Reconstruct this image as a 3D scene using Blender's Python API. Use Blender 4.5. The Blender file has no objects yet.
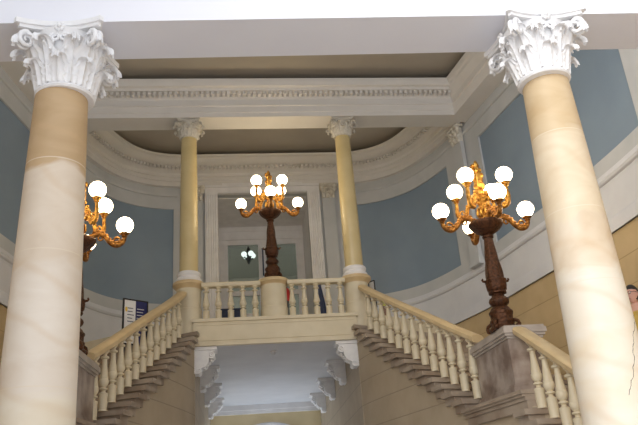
import bpy, bmesh, math, random
from mathutils import Vector, Matrix
random.seed(7)
PI = math.pi
C = bpy.context.scene.collection
sc = bpy.context.scene

# ------------------------------------------------------------------ materials
def new_mat(name):
    m = bpy.data.materials.new(name); m.use_nodes = True
    nt = m.node_tree; nt.nodes.clear()
    out = nt.nodes.new('ShaderNodeOutputMaterial')
    b = nt.nodes.new('ShaderNodeBsdfPrincipled')
    nt.links.new(b.outputs[0], out.inputs[0])
    return m, nt, b, out

def node(nt, kind, **kw):
    n = nt.nodes.new(kind)
    for k, v in kw.items():
        if k in n.inputs: n.inputs[k].default_value = v
        else: setattr(n, k, v)
    return n

def ramp(nt, stops):
    r = nt.nodes.new('ShaderNodeValToRGB')
    e = r.color_ramp.elements
    while len(e) < len(stops): e.new(0.5)
    for x, (p, c) in zip(e, stops):
        x.position = p; x.color = (*c, 1)
    return r

def math_n(nt, op, a, b=None, c=None):
    n = nt.nodes.new('ShaderNodeMath'); n.operation = op
    for i, v in enumerate((a, b, c)):
        if v is None: continue
        if isinstance(v, (int, float)): n.inputs[i].default_value = v
        else: nt.links.new(v, n.inputs[i])
    return n.outputs[0]

def coords(nt, which='Object'):
    t = nt.nodes.new('ShaderNodeTexCoord')
    return t.outputs[which]

def mix_col(nt, fac, a, b):
    n = nt.nodes.new('ShaderNodeMix'); n.data_type = 'RGBA'
    if isinstance(fac, (int, float)): n.inputs[0].default_value = fac
    else: nt.links.new(fac, n.inputs[0])
    for i, v in ((6, a), (7, b)):
        if isinstance(v, tuple): n.inputs[i].default_value = (*v, 1)
        else: nt.links.new(v, n.inputs[i])
    return n.outputs[2]

def bump(nt, bsdf, h, strength=0.3, dist=0.02):
    n = nt.nodes.new('ShaderNodeBump'); n.inputs['Strength'].default_value = strength
    n.inputs['Distance'].default_value = dist
    nt.links.new(h, n.inputs['Height']); nt.links.new(n.outputs[0], bsdf.inputs['Normal'])

def simple(name, c1, c2=None, scale=4.0, rough=0.55, metal=0.0, bump_s=0.0, bump_scale=40.0, detail=6.0):
    m, nt, b, out = new_mat(name)
    b.inputs['Roughness'].default_value = rough; b.inputs['Metallic'].default_value = metal
    co = coords(nt)
    if c2 is None: b.inputs['Base Color'].default_value = (*c1, 1)
    else:
        n = node(nt, 'ShaderNodeTexNoise', Scale=scale, Detail=detail); nt.links.new(co, n.inputs['Vector'])
        r = ramp(nt, [(0.35, c1), (0.65, c2)]); nt.links.new(n.outputs[0], r.inputs[0])
        nt.links.new(r.outputs[0], b.inputs['Base Color'])
    if bump_s:
        n2 = node(nt, 'ShaderNodeTexNoise', Scale=bump_scale, Detail=4.0); nt.links.new(co, n2.inputs['Vector'])
        bump(nt, b, n2.outputs[0], bump_s)
    return m

def ashlar(name, c1, c2, z0, step, line, rough=0.6):
    """plaster scored with level joints every `step` metres"""
    m, nt, b, out = new_mat(name); b.inputs['Roughness'].default_value = rough
    co = coords(nt); sep = nt.nodes.new('ShaderNodeSeparateXYZ'); nt.links.new(co, sep.inputs[0])
    n = node(nt, 'ShaderNodeTexNoise', Scale=1.6, Detail=6.0); nt.links.new(co, n.inputs['Vector'])
    r = ramp(nt, [(0.3, c1), (0.7, c2)]); nt.links.new(n.outputs[0], r.inputs[0])
    f = math_n(nt, 'FRACT', math_n(nt, 'DIVIDE', math_n(nt, 'SUBTRACT', sep.outputs[2], z0 - 20*step), step))
    l = math_n(nt, 'LESS_THAN', f, 0.035)
    nt.links.new(mix_col(nt, l, r.outputs[0], line), b.inputs['Base Color'])
    bump(nt, b, math_n(nt, 'SUBTRACT', 1.0, l), 0.6, 0.01)
    return m

def column_marble(name, bands, joints, crack=False):
    """shaft tones: (z, colour, colour) from the bottom up; light gradient painted as ragged-edged drums"""
    m, nt, b, out = new_mat(name); b.inputs['Roughness'].default_value = 0.52
    co = coords(nt); sep = nt.nodes.new('ShaderNodeSeparateXYZ'); nt.links.new(co, sep.inputs[0])
    n = node(nt, 'ShaderNodeTexNoise', Scale=1.3, Detail=5.0, Distortion=1.0)
    mp = nt.nodes.new('ShaderNodeMapping'); mp.inputs['Scale'].default_value = (1, 1, 2.2)
    nt.links.new(co, mp.inputs[0]); nt.links.new(mp.outputs[0], n.inputs['Vector'])
    vein = node(nt, 'ShaderNodeTexWave', Scale=0.55, Distortion=13.0, Detail=3.0)
    vein.inputs['Detail Scale'].default_value = 0.8
    mp2 = nt.nodes.new('ShaderNodeMapping'); mp2.inputs['Rotation'].default_value = (0.5, 0.9, 0.2)
    mp2.inputs['Scale'].default_value = (0.7, 0.7, 1.1)
    nt.links.new(co, mp2.inputs[0]); nt.links.new(mp2.outputs[0], vein.inputs['Vector'])
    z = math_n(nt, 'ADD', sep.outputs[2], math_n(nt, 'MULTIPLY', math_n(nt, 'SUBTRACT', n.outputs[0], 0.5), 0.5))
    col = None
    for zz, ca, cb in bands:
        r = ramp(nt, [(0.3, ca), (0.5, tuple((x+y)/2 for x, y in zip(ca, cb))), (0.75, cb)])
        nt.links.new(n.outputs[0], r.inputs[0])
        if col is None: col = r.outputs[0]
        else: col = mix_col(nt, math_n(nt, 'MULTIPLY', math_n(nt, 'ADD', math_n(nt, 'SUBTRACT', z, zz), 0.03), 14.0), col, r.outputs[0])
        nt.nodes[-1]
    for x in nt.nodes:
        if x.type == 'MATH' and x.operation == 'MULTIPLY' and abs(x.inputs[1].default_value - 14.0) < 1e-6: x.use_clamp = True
    vr = ramp(nt, [(0.0, (1, 1, 1)), (0.06, (0.3, 0.3, 0.3)), (0.16, (0, 0, 0))]); nt.links.new(vein.outputs[0], vr.inputs[0])
    v = math_n(nt, 'MULTIPLY', vr.outputs[0], 0.20)
    col = mix_col(nt, v, col, (0.62, 0.42, 0.22))
    for j in joints:
        l = math_n(nt, 'LESS_THAN', math_n(nt, 'ABSOLUTE', math_n(nt, 'SUBTRACT', sep.outputs[2], j)), 0.006)
        col = mix_col(nt, math_n(nt, 'MULTIPLY', l, 0.6), col, (0.80, 0.70, 0.56))
    if crack:
        w = node(nt, 'ShaderNodeTexNoise', Scale=5.0, Detail=4.0); nt.links.new(co, w.inputs['Vector'])
        line = math_n(nt, 'ADD', sep.outputs[0], math_n(nt, 'MULTIPLY', math_n(nt, 'SUBTRACT', w.outputs[0], 0.5), 0.16))
        d = math_n(nt, 'ABSOLUTE', math_n(nt, 'SUBTRACT', line, math_n(nt, 'ADD', math_n(nt, 'MULTIPLY', sep.outputs[2], 0.40), -0.40)))
        a = math_n(nt, 'LESS_THAN', d, 0.0035)
        a = math_n(nt, 'MULTIPLY', a, math_n(nt, 'LESS_THAN', sep.outputs[1], 0.0))
        a = math_n(nt, 'MULTIPLY', a, math_n(nt, 'LESS_THAN', sep.outputs[2], 1.85))
        a = math_n(nt, 'MULTIPLY', a, math_n(nt, 'GREATER_THAN', sep.outputs[2], 0.9))
        col = mix_col(nt, a, col, (0.05, 0.04, 0.04))
    nt.links.new(col, b.inputs['Base Color'])
    n3 = node(nt, 'ShaderNodeTexNoise', Scale=9.0, Detail=6.0); nt.links.new(co, n3.inputs['Vector'])
    bump(nt, b, n3.outputs[0], 0.06)
    return m

M = {}
M['plaster_white'] = simple('plaster_white', (0.78, 0.77, 0.78), (0.86, 0.85, 0.86), 3, 0.6, bump_s=0.03)
M['beam_white'] = simple('beam_white', (0.87, 0.88, 0.96), (0.89, 0.90, 0.97), 1.5, 0.6, bump_s=0.03)
M['capital_white'] = simple('capital_white', (0.86, 0.86, 0.88), (0.93, 0.93, 0.94), 8, 0.55, bump_s=0.12, bump_scale=30)
M['capital_cream'] = simple('capital_cream', (0.60, 0.56, 0.49), (0.72, 0.69, 0.62), 14, 0.6, bump_s=0.2, bump_scale=50)
M['entablature'] = simple('entablature_paint', (0.74, 0.72, 0.70), (0.78, 0.76, 0.74), 1.5, 0.6, bump_s=0.02)
M['frame_grey'] = simple('wall_frame_paint', (0.52, 0.54, 0.55), (0.58, 0.59, 0.60), 1.5, 0.6, bump_s=0.02)
M['dado'] = simple('dado_paint', (0.66, 0.67, 0.71), (0.73, 0.74, 0.77), 1.2, 0.5, bump_s=0.02)
M['blue'] = simple('blue_panel_paint', (0.225, 0.295, 0.375), (0.25, 0.325, 0.405), 0.9, 0.5, bump_s=0.02)
M['ochre'] = ashlar('ochre_block_plaster', (0.50, 0.37, 0.20), (0.58, 0.44, 0.25), 4.31, 0.56, (0.40, 0.29, 0.15))
M['string_wall'] = ashlar('scored_beige_plaster', (0.42, 0.34, 0.24), (0.50, 0.42, 0.31), 2.46, 0.53, (0.33, 0.27, 0.20))
M['passage'] = simple('passage_yellow_plaster', (0.72, 0.60, 0.36), (0.80, 0.67, 0.42), 1.5, 0.6)
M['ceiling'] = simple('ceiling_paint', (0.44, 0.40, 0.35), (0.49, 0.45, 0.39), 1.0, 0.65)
M['soffit_grey'] = simple('soffit_grey_paint', (0.66, 0.68, 0.73), (0.72, 0.74, 0.79), 1.2, 0.6)
M['cream'] = simple('cream_stone', (0.70, 0.62, 0.45), (0.77, 0.69, 0.52), 2.2, 0.45, bump_s=0.05)
M['cream_tan'] = simple('tan_cream_stone', (0.60, 0.45, 0.25), (0.70, 0.55, 0.33), 2.5, 0.4, bump_s=0.03)
M['rail'] = simple('handrail_stone', (0.58, 0.44, 0.25), (0.66, 0.52, 0.31), 3, 0.38, bump_s=0.03)
M['inner_shaft'] = simple('yellow_column_stucco', (0.60, 0.48, 0.24), (0.68, 0.56, 0.31), 1.4, 0.3)
M['step'] = simple('grey_brown_step_marble', (0.28, 0.21, 0.155), (0.44, 0.37, 0.30), 1.6, 0.35, bump_s=0.05)
M['pedestal'] = simple('grey_veined_marble', (0.19, 0.13, 0.10), (0.46, 0.39, 0.34), 2.6, 0.28, bump_s=0.05, detail=9)
M['cap_stone'] = simple('grey_cap_marble', (0.36, 0.31, 0.27), (0.50, 0.44, 0.39), 3, 0.3)
M['floor'] = simple('pale_floor_stone', (0.76, 0.76, 0.79), (0.84, 0.84, 0.86), 1.5, 0.3)
M['gold'] = simple('gilded_bronze', (0.24, 0.09, 0.015), (0.68, 0.38, 0.08), 14, 0.36, 0.85, bump_s=0.75, bump_scale=38)
M['bronze'] = simple('dark_bronze', (0.045, 0.018, 0.008), (0.13, 0.05, 0.02), 22, 0.40, 0.55, bump_s=0.8, bump_scale=45)
M['arm'] = simple('bronze_gilt_arm', (0.16, 0.06, 0.015), (0.50, 0.23, 0.05), 16, 0.38, 0.8, bump_s=0.8, bump_scale=42)
M['black'] = simple('black_paint', (0.012, 0.012, 0.014), None, rough=0.4)
M['white_sheet'] = simple('white_paper', (0.75, 0.75, 0.76), (0.82, 0.82, 0.83), 6, 0.6)
M['navy'] = simple('navy_print', (0.012, 0.014, 0.10), (0.02, 0.022, 0.14), 6, 0.4)
M['navy_cloth'] = simple('navy_cloth', (0.03, 0.045, 0.10), (0.045, 0.06, 0.13), 8, 0.7)
M['red'] = simple('red_enamel', (0.45, 0.015, 0.012), None, rough=0.35)
M['yellow_green'] = simple('yellow_green_print', (0.45, 0.45, 0.05), (0.58, 0.55, 0.10), 30, 0.5)
M['emblem_yellow'] = simple('yellow_emblem', (0.8, 0.55, 0.08), None, rough=0.5)
M['wood'] = simple('brown_wood', (0.16, 0.08, 0.045), (0.24, 0.12, 0.065), 5, 0.4)
M['room_wall'] = simple('back_room_paint', (0.42, 0.42, 0.37), (0.48, 0.47, 0.42), 1, 0.7)
M['skin'] = simple('skin', (0.60, 0.33, 0.26), (0.66, 0.38, 0.30), 9, 0.5)
M['hair'] = simple('black_hair', (0.008, 0.006, 0.006), (0.02, 0.016, 0.014), 40, 0.5, bump_s=0.4, bump_scale=60)
M['shirt'] = simple('mustard_shirt', (0.50, 0.33, 0.07), (0.58, 0.40, 0.10), 8, 0.75)
M['trousers'] = simple('dark_trousers', (0.03, 0.03, 0.04), (0.045, 0.045, 0.055), 8, 0.75)
M['lips'] = simple('lip_skin', (0.45, 0.17, 0.15), None, rough=0.45)
M['eye_white'] = simple('eye_white', (0.8, 0.78, 0.75), None, rough=0.2)

m, nt, b, out = new_mat('lit_opal_glass')
b.inputs['Base Color'].default_value = (0.9, 0.88, 0.82, 1); b.inputs['Roughness'].default_value = 0.15
b.inputs['Emission Color'].default_value = (1.0, 0.80, 0.50, 1); b.inputs['Emission Strength'].default_value = 8.0
M['globe'] = m
m, nt, b, out = new_mat('pale_globe_glass')
b.inputs['Base Color'].default_value = (0.85, 0.88, 0.9, 1); b.inputs['Roughness'].default_value = 0.15
b.inputs['Emission Color'].default_value = (0.85, 0.95, 1.0, 1); b.inputs['Emission Strength'].default_value = 1.2
M['pale_globe'] = m
m, nt, b, out = new_mat('clear_glass')
tr = nt.nodes.new('ShaderNodeBsdfTransparent'); tr.inputs[0].default_value = (0.62, 0.64, 0.60, 1)
gl = nt.nodes.new('ShaderNodeBsdfGlossy'); gl.inputs['Roughness'].default_value = 0.03
fr = nt.nodes.new('ShaderNodeFresnel'); fr.inputs[0].default_value = 1.45
mx = nt.nodes.new('ShaderNodeMixShader')
nt.links.new(fr.outputs[0], mx.inputs[0]); nt.links.new(tr.outputs[0], mx.inputs[1]); nt.links.new(gl.outputs[0], mx.inputs[2])
nt.links.new(mx.outputs[0], out.inputs[0])
M['glass'] = m

TAN = (0.50, 0.34, 0.18); TAN2 = (0.60, 0.43, 0.25); PALE = (0.74, 0.64, 0.53); PALE2 = (0.84, 0.77, 0.68)  # tan top and pale foot put the entrance light into the marble colour
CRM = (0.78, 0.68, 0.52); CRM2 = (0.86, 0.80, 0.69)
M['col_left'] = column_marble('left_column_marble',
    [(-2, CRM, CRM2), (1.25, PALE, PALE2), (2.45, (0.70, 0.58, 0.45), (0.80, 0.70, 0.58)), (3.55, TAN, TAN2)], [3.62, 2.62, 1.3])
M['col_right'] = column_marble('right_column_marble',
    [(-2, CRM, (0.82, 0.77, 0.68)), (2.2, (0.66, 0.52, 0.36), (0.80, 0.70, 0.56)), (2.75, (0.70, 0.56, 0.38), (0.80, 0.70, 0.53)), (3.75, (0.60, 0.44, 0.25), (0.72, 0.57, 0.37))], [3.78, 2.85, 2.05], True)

# ------------------------------------------------------------------ mesh helpers
class MB:
    def __init__(s): s.v = []; s.f = []; s.mi = []
    def add(s, vs, fs, mi=0):
        o = len(s.v); s.v += [tuple(v) for v in vs]; s.f += [tuple(i + o for i in f) for f in fs]; s.mi += [mi]*len(fs)
    def box(s, c, d, mi=0, rz=0.0, rot=None):
        R = rot if rot is not None else Matrix.Rotation(rz, 3, 'Z')
        vs = [Vector(c) + R @ Vector((d[0]/2*x, d[1]/2*y, d[2]/2*z)) for x in (-1, 1) for y in (-1, 1) for z in (-1, 1)]
        s.add(vs, [(0, 1, 3, 2), (4, 6, 7, 5), (0, 4, 5, 1), (2, 3, 7, 6), (0, 2, 6, 4), (1, 5, 7, 3)], mi)
    def box2(s, a, b, mi=0):
        s.box([(p+q)/2 for p, q in zip(a, b)], [abs(q-p) for p, q in zip(a, b)], mi)
    def lathe(s, prof, c=(0, 0, 0), n=24, mi=0, cap=True, flute=None):
        vs = []; fs = []
        for r, z in prof:
            for k in range(n):
                a = 2*PI*k/n; rr = r
                if flute: rr = r*(1 + flute(a, z))
                vs.append((c[0]+rr*math.cos(a), c[1]+rr*math.sin(a), c[2]+z))
        for i in range(len(prof)-1):
            for k in range(n):
                k2 = (k+1) % n
                fs.append((i*n+k, i*n+k2, (i+1)*n+k2, (i+1)*n+k))
        if cap:
            fs.append(tuple(range(n-1, -1, -1))); q = (len(prof)-1)*n; fs.append(tuple(q+k for k in range(n)))
        s.add(vs, fs, mi)
    def sphere(s, c, r, n=16, m=10, sc=(1, 1, 1), mi=0, R=None):
        prof = [(max(1e-4, math.sin(PI*i/m)), -math.cos(PI*i/m)) for i in range(m+1)]
        vs = []; fs = []
        for pr, pz in prof:
            for k in range(n):
                a = 2*PI*k/n
                v = Vector((pr*math.cos(a)*r*sc[0], pr*math.sin(a)*r*sc[1], pz*r*sc[2]))
                if R is not None: v = R @ v
                vs.append(Vector(c)+v)
        for i in range(m):
            for k in range(n):
                k2 = (k+1) % n; fs.append((i*n+k, i*n+k2, (i+1)*n+k2, (i+1)*n+k))
        s.add(vs, fs, mi)
    def tube(s, pts, rad, n=8, mi=0, cap=True, flat=1.0):
        pts = [Vector(p) for p in pts]
        if isinstance(rad, (int, float)): rad = [rad]*len(pts)
        vs = []; fs = []; prev = None
        for i, p in enumerate(pts):
            t = (pts[min(i+1, len(pts)-1)] - pts[max(i-1, 0)]).normalized()
            if prev is None:
                u = t.orthogonal().normalized()
            else:
                u = (prev - t*prev.dot(t)).normalized()
            prev = u; w = t.cross(u)
            for k in range(n):
                a = 2*PI*k/n; vs.append(p + (u*math.cos(a) + w*math.sin(a)*flat)*rad[i])
        for i in range(len(pts)-1):
            for k in range(n):
                k2 = (k+1) % n; fs.append((i*n+k, i*n+k2, (i+1)*n+k2, (i+1)*n+k))
        if cap:
            fs.append(tuple(range(n-1, -1, -1))); q = (len(pts)-1)*n; fs.append(tuple(q+k for k in range(n)))
        s.add(vs, fs, mi)
    def prism(s, poly, z0, z1, mi=0):
        n = len(poly)
        vs = [(x, y, z0) for x, y in poly] + [(x, y, z1) for x, y in poly]
        fs = [tuple(range(n-1, -1, -1)), tuple(range(n, 2*n))] + [(i, (i+1) % n, n+(i+1) % n, n+i) for i in range(n)]
        s.add(vs, fs, mi)
    def extrude(s, poly, fn, a, b, mi=0):
        """poly of (u,v) taken through fn(u,v,w) between w=a and w=b"""
        n = len(poly)
        vs = [fn(u, v, a) for u, v in poly] + [fn(u, v, b) for u, v in poly]
        fs = [tuple(range(n-1, -1, -1)), tuple(range(n, 2*n))] + [(i, (i+1) % n, n+(i+1) % n, n+i) for i in range(n)]
        s.add(vs, fs, mi)
    def sweep(s, path, prof, mi=0, closed_prof=True, cap=True):
        """path: list of (x, y, z, nx, ny); prof: list of (d, z) with d along n"""
        n = len(prof); vs = []; fs = []
        for x, y, z, nx, ny in path:
            for d, h in prof: vs.append((x+nx*d, y+ny*d, z+h))
        m = n if closed_prof else n-1
        for i in range(len(path)-1):
            for k in range(m):
                k2 = (k+1) % n; fs.append((i*n+k, i*n+k2, (i+1)*n+k2, (i+1)*n+k))
        if cap and closed_prof:
            fs.append(tuple(range(n-1, -1, -1))); q = (len(path)-1)*n; fs.append(tuple(q+k for k in range(n)))
        s.add(vs, fs, mi)
    def build(s, name, mat, parent=None, smooth=35, recalc=True):
        me = bpy.data.meshes.new(name)
        me.from_pydata(s.v, [], s.f)
        for mm in (mat if isinstance(mat, (list, tuple)) else [mat]): me.materials.append(mm)
        me.polygons.foreach_set('material_index', s.mi)
        if recalc:
            bm = bmesh.new(); bm.from_mesh(me); bmesh.ops.recalc_face_normals(bm, faces=bm.faces[:]); bm.to_mesh(me); bm.free()
        if smooth:
            me.polygons.foreach_set('use_smooth', [True]*len(me.polygons))
            me.set_sharp_from_angle(angle=math.radians(smooth))
        me.update()
        o = bpy.data.objects.new(name, me); C.objects.link(o)
        if parent is not None: o.parent = parent
        return o

def thing(name, label, cat, loc=(0, 0, 0), rz=0.0, group=None):
    o = bpy.data.objects.new(name, None); C.objects.link(o); o.empty_display_size = 0.1
    o.location = loc; o.rotation_euler = (0, 0, rz); o['label'] = label; o['category'] = cat
    if group: o['group'] = group
    return o
def tag(o, label, cat, group=None):
    o['label'] = label; o['category'] = cat
    if group: o['group'] = group
    return o
def struct(o, kind='structure'): o['kind'] = kind; return o
KIDS = {}
def kids(o): return [c for c in bpy.data.objects if c.parent == o]
def copy_part(o, parent, loc=None, rot=None):
    c = o.copy(); C.objects.link(c); c.parent = parent
    if loc is not None: c.location = loc
    if rot is not None: c.rotation_euler = rot
    for k in kids(o): copy_part(k, c)
    return c
def copy_thing(o, loc, rz, label):
    c = o.copy(); C.objects.link(c); c.location = loc; c.rotation_euler = (0, 0, rz); c['label'] = label
    for k in kids(o): copy_part(k, c)
    return c

# ------------------------------------------------------------------ camera
F = 728.4; CAMX = -0.917
yaw, pit, rol = math.radians(7.185), math.radians(23.134), math.radians(4.297)
right = Vector((math.cos(yaw), -math.sin(yaw), 0))
fwd = Vector((math.sin(yaw)*math.cos(pit), math.cos(yaw)*math.cos(pit), math.sin(pit)))
up = Vector((-math.sin(yaw)*math.sin(pit), -math.cos(yaw)*math.sin(pit), math.cos(pit)))
cr, sr = math.cos(rol), math.sin(rol)
r2 = right*cr - up*sr; u2 = right*sr + up*cr
cd = bpy.data.cameras.new('camera'); cam = bpy.data.objects.new('camera', cd); C.objects.link(cam)
mw = Matrix((r2, u2, -fwd)).transposed().to_4x4(); mw.translation = Vector((CAMX, 0, 0))
cam.matrix_world = mw
cd.sensor_width = 36.0; cd.lens = F*36/638; cd.clip_start = 0.05; cd.clip_end = 200
sc.camera = cam

# ------------------------------------------------------------------ plan of the stairwell
FLOOR = -1.6; LAND = 4.655; ENT = 10.265; YS = 17.5; MIDZ = 1.69
HALF = [(0, 21.6), (1.3, 21.6), (2.6, 21.58), (3.4, 21.43), (4.05, 21.1), (4.6, 20.55), (5.05, 19.72), (5.4, 18.7), (5.7, 17.6), (6.0, 16),
        (6.3, 14.3), (6.5, 12.6), (6.58, 11.3), (6.6, 9.5), (6.62, 7.2), (6.62, 3.0), (6.62, -3.0)]
def catmull(P, n=8):
    out = []
    for i in range(len(P)-1):
        p0 = P[max(i-1, 0)]; p1 = P[i]; p2 = P[i+1]; p3 = P[min(i+2, len(P)-1)]
        for k in range(n):
            t = k/n
            out.append(tuple(0.5*((2*b)+(c-a)*t+(2*a-5*b+4*c-d)*t*t+(3*b-a-3*c+d)*t**3) for a, b, c, d in zip(p0, p1, p2, p3)))
    out.append(P[-1]); return out
hp = catmull(HALF, 8)
FULL = [(-x, y) for x, y in reversed(hp)][:-1] + hp     # from the left front round the back to the right front
def with_normals(P, z=0.0):
    out = []
    for i, (x, y) in enumerate(P):
        a = P[max(i-1, 0)]; b = P[min(i+1, len(P)-1)]
        tx, ty = b[0]-a[0], b[1]-a[1]; l = math.hypot(tx, ty)
        out.append((x, y, z, ty/l, -tx/l))        # points into the room
    return out
WN = with_normals(FULL)
def seg(cond): return [w for w in WN if cond(w[0], w[1])]
LEFTW = seg(lambda x, y: x < -2.6 and y < 21.59); RIGHTW = seg(lambda x, y: x > 2.6 and y < 21.59)
def inwall(Y): # half width of the wall at Y
    best = 6.6
    for i in range(len(hp)-1):
        (x0, y0), (x1, y1) = hp[i], hp[i+1]
        if (y0-Y)*(y1-Y) <= 0 and y0 != y1: return x0+(x1-x0)*(Y-y0)/(y1-y0)
    return best
CUR = catmull([(1.94, 17.2), (2.12, 16.4), (2.47, 15.2), (2.83, 14.0), (3.12, 12.9), (3.36, 11.9), (3.47, 11.3), (3.56, 10.2), (3.64, 8.8), (3.68, 7.3), (3.70, 5.6)], 10)
def inner(Y):   # half width of the wall under the flights
    for i in range(len(CUR)-1):
        (x0, y0), (x1, y1) = CUR[i], CUR[i+1]
        if (y0-Y)*(y1-Y) <= 0: return x0+(x1-x0)*(Y-y0)/(y1-y0)
    return CUR[0][0] if Y > 17 else CUR[-1][0]

# ------------------------------------------------------------------ room shell
b_ = MB(); b_.box2((-9, -4, FLOOR-0.2), (9, 27, FLOOR)); struct(b_.build('floor', M['floor'], smooth=0))

def wall_side(path, name):
    mb = MB()
    # backing solid
    def strip(d0, d1, z0, z1, mi, p=path): mb.sweep(p, [(d0, z0), (d1, z0), (d1, z1), (d0, z1)], mi)
    strip(-0.25, 0.0, FLOOR, 4.87, 0)
    strip(-0.25, 0.03, 4.87, 6.0, 1)
    strip(-0.25, -0.05, 6.0, 11.6, 3)          # deep plane that carries the blue fields
    return mb
def pick(path, test): return [w for w in path if test(w[0], w[1])]
PANELS = [lambda y: 18.85 < y, lambda y: 11.15 < y < 17.05, lambda y: 4.5 < y < 10.55]
def clip_path(path, y0, y1):
    """points of path whose Y lies in [y0, y1], with exact ends added"""
    out = []
    for i in range(len(path)-1):
        a, b = path[i], path[i+1]
        if y0 <= a[1] <= y1: out.append(a)
        cuts = [(a[1]-v)/(a[1]-b[1]) for v in (y0, y1) if (a[1]-v)*(b[1]-v) < 0]
        for t in sorted(cuts): out.append(tuple(p+(q-p)*t for p, q in zip(a, b)))
    if y0 <= path[-1][1] <= y1: out.append(path[-1])
    return out
for side, path in (('left', LEFTW), ('right', RIGHTW)):
    mb = wall_side(path, side)
    def strip(d0, d1, z0, z1, mi, y0=-9, y1=99):
        p = clip_path(path, y0, y1)
        if len(p) > 1: mb.sweep(p, [(d0, z0), (d1, z0), (d1, z1), (d0, z1)], mi)
    # raised borders round the blue fields
    strip(-0.05, 0.0, 6.0, 6.40, 2); strip(-0.05, 0.0, 9.52, 11.6, 2)
    for y0, y1 in ((17.1, 18.84), (10.5, 11.12), (-9, 4.5)): strip(-0.05, 0.0, 6.40, 9.52, 2, y0, y1)
    p = pick(path, lambda x, y: abs(x) < 2.85)
    if len(p) > 1: mb.sweep(p, [(-0.05, 6.4), (0, 6.4), (0, 9.52), (-0.05, 9.52)], 2)
    struct(mb.build('wall_'+side, [M['ochre'], M['dado'], M['frame_grey'], M['blue']], smooth=30))
# mouldings that run round the wall
def trim(name, path, prof, mat, smooth=30):
    mb = MB(); mb.sweep(path, prof, 0); return struct(mb.build(name, mat, smooth=smooth))
for side, path in (('left', LEFTW), ('right', RIGHTW)):
    trim('trim_1' if side == 'left' else 'trim_2', path,
         [(0.0, 5.80), (0.035, 5.80), (0.035, 5.85), (0.085, 5.87), (0.11, 5.92), (0.085, 5.97), (0.05, 5.98), (0.05, 6.06), (0.0, 6.06)], M['dado'])
    trim('trim_3' if side == 'left' else 'trim_4', path,
         [(0.0, 4.87), (0.055, 4.87), (0.06, 5.08), (0.05, 5.12), (0.028, 5.16), (0.0, 5.16)], M['dado'])
    pa = clip_path(path, 17.9, 99)
    pf = clip_path(path, -9, 17.6)
    trim('trim_5' if side == 'left' else 'trim_6', path, [(0.0, 9.94), (0.04, 9.95), (0.06, 9.99), (0.06, 10.02), (0.0, 10.05)], M['frame_grey'])
    # side entablature of the front hall
    trim('trim_7' if side == 'left' else 'trim_8', pf,
         [(-0.1, ENT), (0.52, ENT), (0.52, 10.58), (0.56, 10.60), (0.56, 10.64), (0.53, 10.66), (0.54, 10.80), (0.58, 10.84), (0.61, 10.92),
          (0.68, 10.98), (0.70, 11.06), (0.74, 11.09), (0.78, 11.20), (0.78, 11.24), (-0.1, 11.24)], M['entablature'])

# entablature round the apse with its dentils
APSE = seg(lambda x, y: y > 17.75)
def apse_part(path, name, tname):
    mb = MB()
    mb.sweep(path, [(-0.1, ENT), (0.14, ENT), (0.14, 10.42), (0.17, 10.44), (0.17, 10.56), (0.20, 10.58), (0.16, 10.62), (0.18, 10.70),
                    (0.26, 10.74), (0.34, 10.76), (0.34, 10.84), (0.50, 10.88), (0.60, 10.93), (0.66, 11.02), (0.74, 11.05), (0.76, 11.10), (-0.1, 11.10)])
    acc = 0.0
    for i in range(len(path)-1):
        a, c = path[i], path[i+1]; L = math.hypot(c[0]-a[0], c[1]-a[1])
        while acc < L:
            t = acc/L; x, y, z, nx, ny = [p+(q-p)*t for p, q in zip(a, c)]
            mb.box((x+nx*0.38, y+ny*0.38, 10.80), (0.075, 0.17, 0.08), rz=math.atan2(c[1]-a[1], c[0]-a[0]))
            acc += 0.14
        acc -= L
    return struct(mb.build(tname, M['entablature'], smooth=30))
apse_part(APSE, 'apse', 'trim_9')

# back wall with the doorway
mb = MB()
DW, DT = 1.45, 10.0
mb.box2((-2.75, 21.6, 4.2), (-DW, 21.85, 11.6)); mb.box2((DW, 21.6, 4.2), (2.75, 21.85, 11.6)); mb.box2((-DW, 21.6, DT), (DW, 21.85, 11.6))
struct(mb.build('wall_back', M['frame_grey'], smooth=0))
d1 = bpy.data.objects.new('door_1', None); C.objects.link(d1); d1['kind'] = 'structure'
for s in (-1, 1):
    mb = MB()
    mb.box2((s*DW, 21.46, LAND), (s*(DW+0.40), 21.62, DT+0.36))
    for k in range(5): mb.lathe([(0.022, LAND+0.5), (0.022, DT-0.05)], (s*(DW+0.06+k*0.07), 21.455, 0), 8)
    mb.box2((s*(DW-0.02), 21.42, LAND), (s*(DW+0.42), 21.62, LAND+0.45))
    mb.build('door_casing', M['plaster_white'], d1)
mb = MB(); mb.box2((-DW-0.0, 21.46, DT), (DW, 21.62, DT+0.36)); mb.box2((-DW-0.5, 21.40, DT+0.20), (DW+0.5, 21.62, DT+0.265)); mb.box2((-DW, 21.43, DT+0.02), (DW, 21.47, DT+0.07))
mb.build('door_lintel', M['plaster_white'], d1)
# lobby beyond the doorway
mb = MB()
mb.box2((-1.75, 21.85, 4.2), (-1.5, 24.5, 10.3)); mb.box2((1.5, 21.85, 4.2), (1.75, 24.5, 10.3)); mb.box2((-1.75, 21.85, DT-0.02), (1.75, 24.5, DT+0.3))
struct(mb.build('wall_lobby', M['plaster_white'], smooth=0))
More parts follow.
